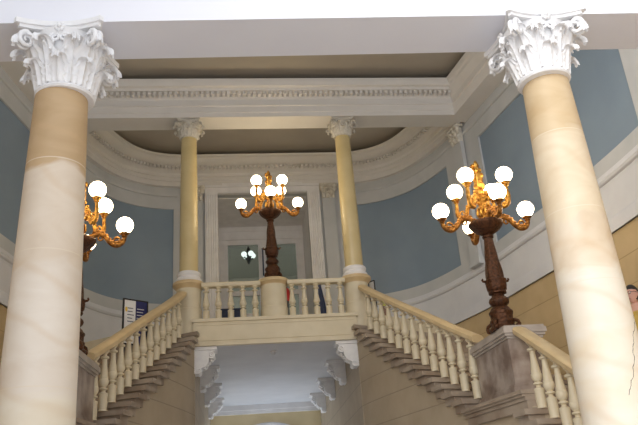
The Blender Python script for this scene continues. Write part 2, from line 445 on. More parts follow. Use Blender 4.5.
# glazed screen at the back of the lobby
w1 = bpy.data.objects.new('window_1', None); C.objects.link(w1); w1['kind'] = 'structure'
YG = 24.4
mb = MB()
for x0, x1 in ((-1.5, -1.19), (-0.12, 0.16), (1.22, 1.5)): mb.box2((x0, YG-0.07, LAND), (x1, YG+0.07, 9.45))
mb.box2((-1.5, YG-0.08, 9.30), (1.5, YG+0.08, 10.0)); mb.box2((-1.5, YG-0.12, 9.48), (1.5, YG+0.07, 9.62)); mb.box2((-1.5, YG-0.10, 9.80), (1.5, YG+0.07, 9.88))
mb.box2((-1.5, YG-0.06, 7.42), (1.5, YG+0.06, 7.6)); mb.box2((-1.5, YG-0.05, LAND), (1.5, YG+0.05, 5.0))
mb.box2((-0.72, YG-0.03, 5.0), (-0.66, YG+0.03, 7.5)); mb.box2((0.72, YG-0.03, 5.0), (0.78, YG+0.03, 7.5))
mb.build('window_frame', M['plaster_white'], w1, smooth=0)
for x0, x1, z0, z1 in ((-1.19, -0.12, 7.6, 9.30), (0.16, 1.22, 7.6, 9.30), (-1.19, -0.12, 5.0, 7.42), (0.16, 1.22, 5.0, 7.42)):
    mb = MB(); mb.box2((x0, YG-0.006, z0), (x1, YG+0.006, z1)); mb.build('pane', M['glass'], w1, smooth=0)
# room beyond the screen
mb = MB()
mb.box2((-4, 24.6, LAND-0.2), (4, 32, LAND)); mb.box2((-4, 32, LAND), (4, 32.2, 11)); mb.box2((-4.2, 24.6, LAND), (-4, 32, 6.4)); mb.box2((4, 24.6, LAND), (4.2, 32, 6.4)); mb.box2((-4.2, 24.6, 10.6), (4.2, 32.2, 10.8))
struct(mb.build('wall_far_room', M['room_wall'], smooth=0))

# landing slab, passage below it
mb = MB()
poly = [(-2.45, 17.19), (2.45, 17.19)] + [(x, y) for x, y in reversed(FULL) if y > 17.19 and x > 0] + [(x, y) for x, y in reversed(FULL) if y > 17.19 and x <= 0]
# reorder: right side up to the back, then left side
def slab_side(sg):
    return [(x, y) for x, y in reversed(FULL) if y > 19.12 and sg*x > 0.01]
poly = [(-2.45, 17.19), (2.45, 17.19), (inwall(19.1), 19.1)] + slab_side(1) + [(0.0, 21.6)] + slab_side(-1) + [(-inwall(19.1), 19.1)]
mb.prism(poly, 4.12, LAND, 0)
mb.box2((-1.5, 21.5, 4.12), (1.5, 24.7, LAND))
struct(mb.build('landing_floor', M['cream'], smooth=0))
mb = MB()
mb.box2((-1.96, 17.12, 4.03), (1.96, 17.22, LAND-0.0)); mb.box2((-2.0, 17.08, LAND-0.05), (2.0, 17.22, LAND+0.03)); mb.box2((-1.96, 17.09, 4.03), (1.96, 17.2, 4.12))
mb.box2((-1.9, 17.105, 4.52), (1.9, 17.13, 4.56)); mb.box2((-1.9, 17.105, 4.15), (1.9, 17.13, 4.18))
struct(mb.build('trim_10', M['cream'], smooth=0))
mb = MB(); mb.box2((-1.94, 17.2, 4.02), (1.94, 26.4, 4.13)); struct(mb.build('ceiling_passage', M['soffit_grey'], smooth=0))
for s, n in ((-1, 'wall_passage_left'), (1, 'wall_passage_right')):
    mb = MB(); mb.box2((s*1.93, 17.2, FLOOR), (s*2.2, 22.3, 4.13)); mb.box2((s*1.93, 22.3, 2.6), (s*2.2, 26.6, 4.13)); mb.box2((s*1.93, 22.3, FLOOR), (s*2.2, 26.6, FLOOR+0.9))  # unseen side openings added so sky light reaches the passage soffit
    for k in range(3): mb.box2((s*1.93, 23.6+1.4*k, FLOOR+0.9), (s*2.2, 23.8+1.4*k, 2.6))
    struct(mb.build(n, M['string_wall'], smooth=0))
mb = MB()
R_, cz_ = 2.1, 1.24
arc = [(R_*math.sin(a)+0.1, cz_+R_*math.cos(a)) for a in [(-0.75+1.5*k/24) for k in range(25)]]
poly = [(-1.93, FLOOR), (arc[0][0], FLOOR)] + arc + [(arc[-1][0], FLOOR), (1.93, FLOOR), (1.93, 4.1), (-1.93, 4.1)]
for k in range(len(arc)-1):
    (x0, z0), (x1, z1) = arc[k], arc[k+1]
    mb.extrude([(x0, z0), (x1, z1), (x1, 4.1), (x0, 4.1)], lambda u, v, w: (u, w, v), 26.4, 26.65)
mb.box2((-1.93, 26.4, FLOOR), (arc[0][0], 26.65, 4.1)); mb.box2((arc[-1][0], 26.4, FLOOR), (1.93, 26.65, 4.1))
struct(mb.build('wall_passage_end', M['passage'], smooth=0))
mb = MB(); mb.box2((-1.93, 26.2, 3.84), (1.93, 26.42, 4.03)); mb.box2((-1.93, 26.28, 3.72), (1.93, 26.42, 3.85)); struct(mb.build('trim_11', M['plaster_white'], smooth=0))
d2 = bpy.data.objects.new('door_2', None); C.objects.link(d2); d2['kind'] = 'structure'
mb = MB(); mb.tube([(x, 26.38, z) for x, z in [(arc[0][0], FLOOR)]+arc+[(arc[-1][0], FLOOR)]], 0.07, 8); mb.build('door_arch', M['plaster_white'], d2)
mb = MB(); mb.box2((arc[0][0], 26.66, FLOOR), (arc[-1][0], 26.72, 3.6)); mb.build('door_leaf', M['wood'], d2, smooth=0)

# screen entablature over the two yellow columns
mb = MB()
E2_ = ENT+0.006
prof = [(17.17, E2_), (17.17, 10.40), (17.15, 10.41), (17.15, 10.585), (17.11, 10.60), (17.11, 10.645), (17.15, 10.66), (17.15, 10.80), (17.10, 10.84),
        (17.09, 10.85), (17.09, 10.94), (16.92, 10.95), (16.90, 11.02), (16.82, 11.04), (16.78, 11.14), (16.76, 11.2), (16.76, 11.23), (17.83, 11.23), (17.83, E2_)]
mb.extrude(prof, lambda u, v, w: (w, u, v), -5.55, 5.55)
x = -5.2
while x < 5.2:
    mb.box((x, 17.02, 10.895), (0.075, 0.16, 0.09)); x += 0.14
struct(mb.build('trim_12', M['entablature'], smooth=30))
# ceilings
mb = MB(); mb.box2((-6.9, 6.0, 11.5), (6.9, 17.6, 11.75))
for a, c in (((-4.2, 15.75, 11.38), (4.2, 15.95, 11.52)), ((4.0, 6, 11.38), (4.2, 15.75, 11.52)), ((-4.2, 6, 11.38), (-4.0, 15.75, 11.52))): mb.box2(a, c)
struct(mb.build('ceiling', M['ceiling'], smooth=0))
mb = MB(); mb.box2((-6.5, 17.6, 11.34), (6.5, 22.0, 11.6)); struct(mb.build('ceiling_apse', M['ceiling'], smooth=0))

# front beam on the marble columns
BR = -0.0335
mb = MB(); mb.box((0, 6.99, 6.0), (17, 0.705, 1.506), rz=BR); struct(mb.build('front_beam', M['beam_white'], smooth=0))

# ------------------------------------------------------------------ Corinthian capital
def leaf_mesh(W, Hh, r_of_z, z0, curl, lobes=4, depth=0.02, nu=12, nv=18, th=0.014):
    """one acanthus leaf growing on a bell of radius r_of_z(z); faces +x"""
    mb = MB(); pts = []
    for layer in (1, 0):
        for j in range(nv+1):
            v = j/nv
            # centre line: up the bell, then rolls outwards and down
            if v < 0.66:
                t = v/0.66; z = z0+Hh*0.93*t; r = r_of_z(z)+0.012+0.02*math.sin(PI*t*0.8)+curl*0.25*t**3; nrm = (1, 0.0)
            else:
                a = (v-0.66)/0.34*PI*1.05; zc = z0+Hh*0.93; rb = r_of_z(zc)+0.012+0.02*math.sin(PI*0.8)+curl*0.25
                r = rb+curl*(1-math.cos(a))*0.5; z = zc+math.sin(a)*curl*0.55
            w = W*(0.80+0.35*math.sin(PI*min(1, v*1.1)))*(1.0 if v < 0.6 else max(0.42, 1-((v-0.6)/0.42)**1.6))
            w *= 1+0.16*math.sin(v*2*PI*lobes)
            for i in range(nu+1):
                u = -1+2*i/nu
                rr = r - th*(1-layer) + depth*(0.5*math.cos(u*PI*4)*(0.4+0.6*abs(u)) - 0.9*u*u*0.5 + 0.7*math.exp(-(u/0.16)**2))
                zz = z - 0.05*Hh*abs(u)**1.5*(1 if v > 0.3 else 0.2) + 0.02*Hh*math.sin(u*9)
                ang = u*w/max(r, 0.05)
                pts.append((rr*math.cos(ang), rr*math.sin(ang), zz))
    n = nu+1; N = n*(nv+1); fs = []
    for j in range(nv):
        for i in range(nu):
            a = j*n+i
            fs.append((a, a+1, a+n+1, a+n)); fs.append((N+a, N+a+n, N+a+n+1, N+a+1))
    for j in range(nv):
        for i in (0, nu):
            a = j*n+i; fs.append((a, a+n, N+a+n, N+a) if i == 0 else (a, N+a, N+a+n, a+n))
    for j in (0, nv):
        for i in range(nu):
            a = j*n+i; fs.append((a, N+a, N+a+1, a+1) if j == 0 else (a, a+1, N+a+1, N+a))
    mb.add(pts, fs); return mb

def make_capital(parent, rn, H, A, z0, mat, z_off=0.0):
    """capital: bell + astragal, with leaves, volutes, fleurons and abacus as sub-parts. rn neck radius, A half width of the abacus"""
    def bell(z):
        t = min(1, max(0, (z-z0)/(H*0.88))); return rn*(1.0+0.04*t+0.42*t**2.6)
    mb = MB()
    mb.lathe([(rn*0.9, z0-0.03*H), (rn*1.07, z0-0.03*H), (rn*1.12, z0), (rn*1.07, z0+0.04*H), (rn*1.0, z0+0.05*H)] +
             [(bell(z0+H*0.88*k/10), z0+H*0.88*k/10) for k in range(1, 11)], n=40)
    cap = mb.build('capital', mat, parent, 50)
    # abacus with hollow sides and cut corners
    def outline(s, lift):
        P = []
        for q in range(4):
            for k in range(13):
                t = -1+2*k/12
                x, y = s*(A*0.80+A*0.20*t*t)*1.0, t*A*0.93*s
                a = q*PI/2
                P.append((x*math.cos(a)-y*math.sin(a), x*math.sin(a)+y*math.cos(a)))
        return P
    mb = MB(); zt = z0+H
    mb.prism(outline(0.93, 0), zt-0.135*H, zt-0.075*H); mb.prism(outline(1.0, 0), zt-0.08*H, zt)
    mb.build('abacus', mat, cap, 30)
    # two rows of leaves
    l1 = leaf_mesh(rn*0.42, H*0.30, bell, z0+0.05*H, 0.46*rn, depth=0.09*rn, th=0.05*rn).build('acanthus_leaf', mat, cap, 60)
    l2 = leaf_mesh(rn*0.46, H*0.56, bell, z0+0.05*H, 0.62*rn, depth=0.11*rn, th=0.05*rn).build('acanthus_leaf', mat, cap, 60)
    for k in range(1, 8): copy_part(l1, cap, rot=(0, 0, k*PI/4))
    l2.rotation_euler = (0, 0, PI/8)
    for k in range(1, 8): copy_part(l2, cap, rot=(0, 0, PI/8+k*PI/4))
    # large corner leaves under the volutes
    l3 = leaf_mesh(rn*0.44, H*0.60, lambda z: bell(z)+0.20*rn*((z-z0)/H)**2, z0+0.05*H, 0.72*rn, depth=0.11*rn, th=0.06*rn).build('corner_leaf', mat, cap, 60)
    l3.rotation_euler = (0, 0, PI/4)
    for k in range(1, 4): copy_part(l3, cap, rot=(0, 0, PI/4+k*PI/2))
    # corner volutes: stalk and spiral in pairs
    mb = MB(); Rc = A*1.20
    for sgn in (-1, 1):
        pts = []; rad = []
        for k in range(10):
            t = k/9; r = bell(z0+H*(0.45+0.3*t))+0.03*rn+(Rc-0.12*A-bell(z0+H*0.75))*t**2
            off = sgn*(0.42*rn*(1-t)+0.11*rn*t); z = z0+H*(0.45+0.36*t)
            pts.append((r, off, z)); rad.append(0.10*rn*(0.6+0.5*t))
        c0 = Vector((Rc-0.12*A, sgn*0.11*rn, z0+H*0.68))
        for k in range(22):
            a = PI/2-k*0.42; rr = H*0.135*(1-k/26)
            pts.append((c0.x+rr*math.cos(a)*0.9, c0.y+sgn*0.02*rn*k/22, c0.z+rr*math.sin(a))); rad.append(0.105*rn*(1-k/40))
        mb.tube(pts, rad, 8)
    v = mb.build('volute', mat, cap, 60); v.rotation_euler = (0, 0, PI/4)
    for k in range(1, 4): copy_part(v, cap, rot=(0, 0, PI/4+k*PI/2))
    # inner scrolls and flower in the middle of each side
    mb = MB()
    for sgn in (-1, 1):
        pts = []; rad = []
        for k in range(24):
            a = -PI/2+sgn*0+k*0.45; rr = H*0.085*(1-k/28)
            pts.append((A*0.79+0.02*rn, sgn*(0.17*rn+rr*math.cos(a)), z0+H*0.72+rr*math.sin(a))); rad.append(0.06*rn)
        mb.tube(pts, rad, 7)
        mb.tube([(bell(z0+H*0.5)+0.03*rn, sgn*0.36*rn, z0+H*0.45), (bell(z0+H*0.62)+0.06*rn, sgn*0.30*rn, z0+H*0.58), (A*0.78, sgn*0.2*rn, z0+H*0.66)], 0.055*rn, 7)
    for k in range(7):
        a = k*2*PI/7; mb.sphere((A*0.86, 0.13*rn*math.cos(a), z0+H*0.88+0.13*rn*math.sin(a)), 0.085*rn, 8, 6, sc=(0.8, 1, 1))
    mb.sphere((A*0.90, 0, z0+H*0.88), 0.085*rn, 8, 6)
    for sgn in (-1, 1):      # curling fronds between the leaves
        for q in range(2):
            p0 = (0.20+0.24*q)*rn*sgn; zq = z0+H*(0.40+0.10*q)
            mb.tube([(bell(zq)+0.04*rn, p0, zq), (bell(zq+0.1*H)+0.16*rn, p0+0.05*rn*sgn, zq+0.10*H), (bell(zq+0.16*H)+0.26*rn, p0+0.09*rn*sgn, zq+0.13*H), (bell(zq+0.16*H)+0.30*rn, p0+0.08*rn*sgn, zq+0.08*H)], [0.06*rn, 0.06*rn, 0.055*rn, 0.045*rn], 7)
    f = mb.build('fleuron', mat, cap, 60)
    for k in range(1, 4): copy_part(f, cap, rot=(0, 0, k*PI/2))
    return cap

# ------------------------------------------------------------------ marble columns in front
def front_column(x, y, label, mat, zn, ru, rl):
    t = thing('marble_column', label, 'column', (x, y, FLOOR))
    o = -FLOOR
    mb = MB()
    prof = []
    for k in range(17):
        q = k/16; z = -1.15+(zn+1.15)*q
        prof.append((rl+(ru-rl)*(0.25*q+0.75*q*q), z+o))
    mb.lathe(prof, n=56)
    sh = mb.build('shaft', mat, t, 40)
    # texture space: heights counted from eye level
    sh.location.z = o
    me = sh.data
    for v in me.vertices: v.co.z -= o
    mb = MB(); mb.box((0, 0, 0.08), (1.06, 1.06, 0.16)); mb.lathe([(0.50, 0.16), (0.52, 0.2), (0.52, 0.25), (0.46, 0.29), (0.42, 0.33), (0.44, 0.37), (0.45, 0.41), (0.40, 0.45), (0.38, 0.47)], n=48)
    mb.build('base', M['plaster_white'], t)
    cp = make_capital(t, ru*1.03, 5.247-zn, 0.475, 0.0, M['capital_white'])
    cp.location.z = zn+o
    cp.rotation_euler.z = BR; cp.location.x = 0.035 if x < 0 else -0.035; cp.location.y = 0.0 if x < 0 else -0.05
    return t
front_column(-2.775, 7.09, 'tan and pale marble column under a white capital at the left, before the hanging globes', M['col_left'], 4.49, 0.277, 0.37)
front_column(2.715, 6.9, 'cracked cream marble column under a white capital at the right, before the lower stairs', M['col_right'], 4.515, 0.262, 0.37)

# ------------------------------------------------------------------ yellow columns of the landing
def inner_column(x, label):
    t = thing('yellow_column', label, 'column', (x, YS, LAND))
    o = LAND
    mb = MB(); mb.lathe([(0.33, -0.33), (0.33, 0.0), (0.32, 0.02), (0.32, 0.34), (0.305, 0.36), (0.30, 0.84), (0.31, 0.87)], n=40); mb.build('pedestal', M['cream'], t)
    mb = MB(); mb.lathe([(0.31, 0.86), (0.33, 0.89), (0.37, 0.93), (0.395, 0.96), (0.395, 1.02), (0.37, 1.045), (0.30, 1.05)], n=40); mb.build('pedestal_cap', M['cream_tan'], t)
    mb = MB(); mb.lathe([(0.30, 1.05), (0.315, 1.07), (0.32, 1.12), (0.30, 1.15), (0.275, 1.17), (0.27, 1.20), (0.29, 1.22), (0.30, 1.26), (0.285, 1.30), (0.25, 1.32)], n=40); mb.build('base', M['plaster_white'], t)
    mb = MB(); mb.lathe([(0.232-0.03*(k/10)**2, 1.31+(9.79-o-1.31)*k/10) for k in range(11)], n=40); mb.build('shaft', M['inner_shaft'], t)
    cp = make_capital(t, 0.212, ENT-9.77, 0.315, 0.0, M['capital_cream']); cp.location.z = 9.77-o
    return t
inner_column(-2.091, 'left yellow column on round pedestal at the landing edge')
inner_column(2.091, 'right yellow column on round pedestal at the landing edge')

# flat pilasters where the screen meets the wall, and beside the doorway
def pilaster(name_label, x, y, rz, w, z0, z1, capH, mat_shaft):
    t = thing('wall_pilaster', name_label, 'pilaster', (x, y, z0), rz)
    mb = MB(); mb.box2((-w/2, -0.10, 0), (w/2, 0.02, z1-z0-capH)); mb.build('shaft', mat_shaft, t, 0)
    mb = MB(); mb.box2((-w/2-0.05, -0.15, -0.02), (w/2+0.05, 0.02, 0.10)); mb.box2((-w/2-0.03, -0.13, 0.10), (w/2+0.03, 0.02, 0.20)); mb.build('base', mat_shaft, t, 0)
    # small leafy capital
    mb = MB(); zc = z1-z0-capH
    mb.box2((-w/2, -0.12, zc), (w/2, 0.02, zc+capH)); mb.box2((-w/2-0.08, -0.2, zc+capH*0.86), (w/2+0.08, 0.02, zc+capH))
    cp = mb.build('capital', M['capital_cream'], t, 0)
    for i, (u, v, s_) in enumerate([(-0.36, 0.2, 1), (0, 0.2, 1), (0.36, 0.2, 1), (-0.2, 0.48, 1.1), (0.2, 0.48, 1.1), (-0.5, 0.72, 1.25), (0.5, 0.72, 1.25), (0, 0.78, 0.9)]):
        mb = MB()
        mb.sphere((u*w, -0.13, zc+v*capH), 0.065*s_*w/0.36, 10, 8, sc=(0.9, 0.7, 1.5)); mb.sphere((u*w, -0.19, zc+v*capH+0.07*s_), 0.045*s_*w/0.36, 8, 6, sc=(1.3, 1, 0.8))
        mb.build('acanthus_leaf' if i < 5 else 'volute', M['capital_cream'], cp, 60)
    return t
for s, nm in ((1, 'right'), (-1, 'left')):
    x = inwall(17.95)
    a = math.atan2(inwall(17.6)-inwall(18.3), 0.7)   # splay of the wall
    rz = -PI/2 - s*0 if s > 0 else PI/2
    pilaster('flat grey pilaster on the %s wall where the screen beam ends' % nm, s*(x-0.07), 17.95, (-(PI/2)+a+0) if s > 0 else (PI/2-a), 0.42, 6.07, ENT, 0.52, M['frame_grey'])
for s, nm in ((1, 'right'), (-1, 'left')):
    pilaster('narrow wall pilaster with leafy capital %s of the doorway behind the landing' % nm, s*2.14, 21.58, 0, 0.42, LAND, ENT, 0.5, M['frame_grey'])

# ------------------------------------------------------------------ stairs
def slant(Y):
    pts = [(6, 0.04), (11, 0.14), (13, 0.30), (15, 0.45), (17.3, 0.58)]
    if Y <= 6: return 0.04
    for (a, p), (c, q) in zip(pts[:-1], pts[1:]):
        if Y <= c: return p+(q-p)*(Y-a)/(c-a)
    return 0.58
def outer_end(Y):
    y = Y
    for _ in range(6): y = Y+slant(Y)*(inwall(y)-inner(Y))
    return inwall(y), y
RISE = 0.19
def flight(side, label, ys, zs, xi, outer, mat):
    """steps: ys = front edges, zs = tread heights; inner edge follows the string wall"""
    t = thing('stair_flight', label, 'stairs', (0, 0, 0))
    for i, (y, z) in enumerate(zip(ys, zs)):
        run = ys[i]-ys[i+1] if i+1 < len(ys) else ys[i-1]-ys[i]
        yb = y+run+0.02
        mb = MB()
        def slab(over, front, z0, z1):
            a, c = y-front, yb
            (xa, ya), (xc, yc) = outer_end(a), outer_end(c)
            P = [(side*(inner(a)-over), a-slant(a)*over), (side*xa, ya), (side*xc, yc), (side*(inner(c)-over), c-slant(c)*over)]
            mb.prism(P, z0, z1)
        slab(0.14, 0.05, z-0.085, z); slab(0.06, 0.0, z-0.215, z-0.085)
        mb.build('step', mat, t, 0)
    return t
N = 14; Y0 = 17.02; RUN = 0.315; Z0 = 4.34
UY = [Y0-RUN*i for i in range(N)]; UZ = [Z0-RISE*i for i in range(N)]
LN = 15; LY = [11.02-0.33*i for i in range(LN)]; LZ = [MIDZ-0.10-RISE*(i+1)*1.02 for i in range(LN)]
wo = lambda Y: inwall(Y)-0.0
for s, nm in ((1, 'right'), (-1, 'left')):
    flight(s, 'upper %s stair flight curving down from the landing to the marble pedestal' % nm, UY, UZ, None, wo, M['step'])
    flight(s, 'lower %s stair flight descending in front of the marble pedestal' % nm, LY, LZ, None, wo, M['step'])
    # quarter landing
    mb = MB()
    yb_ = UY[-1]+0.02
    for ov, ya_, z0_, z1_ in ((0.13, 11.0, MIDZ-0.06, MIDZ), (0.10, 11.02, MIDZ-0.10, MIDZ-0.06), (0.06, 11.03, MIDZ-0.16, MIDZ-0.10), (0.03, 11.04, MIDZ-0.3, MIDZ-0.16)):
        (xa, yo), (xc, yd) = outer_end(ya_), outer_end(yb_)
        mb.prism([(s*(inner(ya_)-ov), ya_), (s*xa, yo), (s*xc, yd), (s*(inner(yb_)-ov), yb_)], z0_, z1_)
    struct(mb.build('floor_half_landing', M['step'], smooth=0))
    # wall under the flights
    mb = MB()
    def wallseg(ya, yb, ztop):
        ys = [ya+(yb-ya)*k/3 for k in range(4)]
        for p, q in zip(ys[:-1], ys[1:]):
            P = [(s*inner(p), p), (s*(inner(p)+0.3), p), (s*(inner(q)+0.3), q), (s*inner(q), q)]
            mb.prism(P, FLOOR, ztop)
    wallseg(17.25, UY[0], 4.2)
    for i in range(N): wallseg(UY[i]+(RUN if i else 0.2), UY[i], UZ[i]-0.2)
    wallseg(UY[-1], 11.05, MIDZ-0.25)
    for i in range(LN): wallseg(LY[i]+0.33, LY[i], LZ[i]-0.2)
    struct(mb.build('wall_stair_'+nm, M['string_wall'], smooth=0))

# ------------------------------------------------------------------ balusters and handrails
def baluster_mesh(h, r=0.075):
    P = [(1.0, 0), (1.0, 0.012), (0.88, 0.02), (0.95, 0.10), (0.95, 0.24), (1.0, 0.25), (0.98, 0.275), (0.52, 0.29), (0.42, 0.31), (0.52, 0.325), (0.90, 0.335), (0.90, 0.355), (0.5, 0.37),
         (0.72, 0.385), (0.98, 0.42), (1.06, 0.455), (1.02, 0.485), (0.9, 0.50), (0.94, 0.51), (0.82, 0.56), (0.60, 0.70), (0.50, 0.80), (0.50, 0.81), (0.92, 0.825), (0.92, 0.85),
         (0.48, 0.865), (0.42, 0.89), (0.66, 0.915), (0.92, 0.935), (0.88, 1.0)]
    mb = MB(); mb.lathe([(r*a, h*z) for a, z in P], n=18); return mb
RAILP = [(-0.13, -0.07), (-0.105, -0.10), (0.105, -0.10), (0.13, -0.07), (0.13, 0.0), (0.10, 0.03), (0.03, 0.045), (-0.03, 0.045), (-0.10, 0.03), (-0.13, 0.0)]
def rail_path(pts):
    out = []
    for i, (x, y, z) in enumerate(pts):
        a = pts[max(i-1, 0)]; b = pts[min(i+1, len(pts)-1)]
        tx, ty = b[0]-a[0], b[1]-a[1]; l = math.hypot(tx, ty)
        out.append((x, y, z, ty/l, -tx/l))
    return out
zrail = lambda Y: 5.31 - 0.556*(17.0-Y)      # middle height of the upper handrail
lrail = lambda Y: 2.70 - 0.615*(11.3-Y)
def stair_balustrade(s, label, ys, zs, zr, ya, yb, run, lead, name='stair_balustrade'):
    t = thing(name, label, 'balustrade')
    off = lambda Y: (0.19 if s > 0 else 0.25)+0.07*max(0, min(1, (13.4-Y)/0.8))*(1 if ya > 15 else 0)
    n = 22; pts = [(s*(inner(ya+(yb-ya)*k/n)+off(ya+(yb-ya)*k/n)), ya+(yb-ya)*k/n, zr(ya+(yb-ya)*k/n)) for k in range(n+1)]
    mb = MB(); mb.sweep(rail_path(pts), RAILP); mb.build('handrail', M['rail'], t, 40)
    for i, (y, z) in enumerate(zip(ys, zs)):
        yc = y+run*lead
        if yc < yb+0.02 or yc > ya-0.1: continue
        h = zr(yc)-0.06-z
        b = baluster_mesh(h, 0.082).build('baluster', M['cream'], t, 40)
        b.location = (s*(inner(yc)+off(yc)), yc, z)
    return t
for s, nm in ((1, 'right'), (-1, 'left')):
    stair_balustrade(s, 'cream stone balustrade climbing the upper %s stair flight to the landing' % nm, UY, UZ, zrail, 17.0, 12.72, RUN, 0.12)
    stair_balustrade(s, 'cream stone balustrade descending the lower %s stair flight from the marble pedestal' % nm, LY, LZ, lrail, 11.31, 6.5, 0.33, 0.05)

def landing_balustrade(x0, x1, xs, label):
    t = thing('landing_balustrade', label, 'balustrade', ((x0+x1)/2, YS-0.2, LAND))
    cx = (x0+x1)/2
    mb = MB(); mb.sweep([(x0-cx, 0, 5.60-LAND, 0, -1), (x1-cx, 0, 5.60-LAND, 0, -1)], [(d*0.85, z*0.85) for d, z in RAILP]); mb.build('handrail', M['cream'], t, 40)
    mb = MB(); mb.box2((x0-cx, -0.09, 0.0), (x1-cx, 0.09, 0.035)); mb.build('plinth', M['cream'], t, 0)
    first = None
    for x in xs:
        if first is None: first = baluster_mesh(5.545-LAND-0.03, 0.08).build('baluster', M['cream'], t, 40); first.location = (x-cx, 0, 0.03)
        else: copy_part(first, t, (x-cx, 0, 0.03))
    return t
landing_balustrade(-1.77, -0.33, [-1.66+0.297*k for k in range(5)], 'landing balustrade of five cream balusters left of the lamp pedestal')
landing_balustrade(0.33, 1.77, [0.44+0.30*k for k in range(5)], 'landing balustrade of five cream balusters right of the lamp pedestal')
t = thing('lamp_pedestal', 'round cream pedestal carrying the bronze lamp in the middle of the landing', 'pedestal', (0, YS-0.02, LAND))
mb = MB(); mb.lathe([(0.34, 0), (0.34, 0.3), (0.325, 0.32), (0.32, 0.86), (0.33, 0.89)], n=40); mb.build('shaft', M['cream'], t)
mb = MB(); mb.lathe([(0.33, 0.88), (0.36, 0.92), (0.405, 0.95), (0.405, 1.01), (0.38, 1.035), (0.10, 1.045)], n=40); mb.build('cap', M['cream_tan'], t)

# marble pedestals with the side lamps
for s, nm in ((1, 'right'), (-1, 'left')):
    t = thing('marble_pedestal', 'grey veined marble pedestal under the %s bronze lamp between the two stair flights' % nm, 'pedestal', (s*3.40, 11.38, MIDZ-0.02), -s*0.0)
    def quad(g, x1=0.58):
        P = [(-0.0-g, -0.0-g), (x1+g, -g), (x1-0.06+g, 1.45+g), (-0.10-g, 1.45+g)]
        return [(s*(x+0.06), y+0.0) for x, y in P]
    mb = MB(); mb.prism(quad(0.0), 0.14, 0.96); mb.build('shaft', M['pedestal'], t, 0)
    mb = MB(); mb.prism(quad(0.05), 0.0, 0.13); mb.prism(quad(0.025), 0.13, 0.17); mb.build('plinth', M['pedestal'], t, 0)
    mb = MB(); mb.prism(quad(0.02), 0.90, 0.94); mb.prism(quad(0.05), 0.94, 0.985); mb.prism(quad(0.075), 0.985, 1.07); mb.prism(quad(0.05), 1.07, 1.11); mb.build('cap', M['cap_stone'], t, 0)

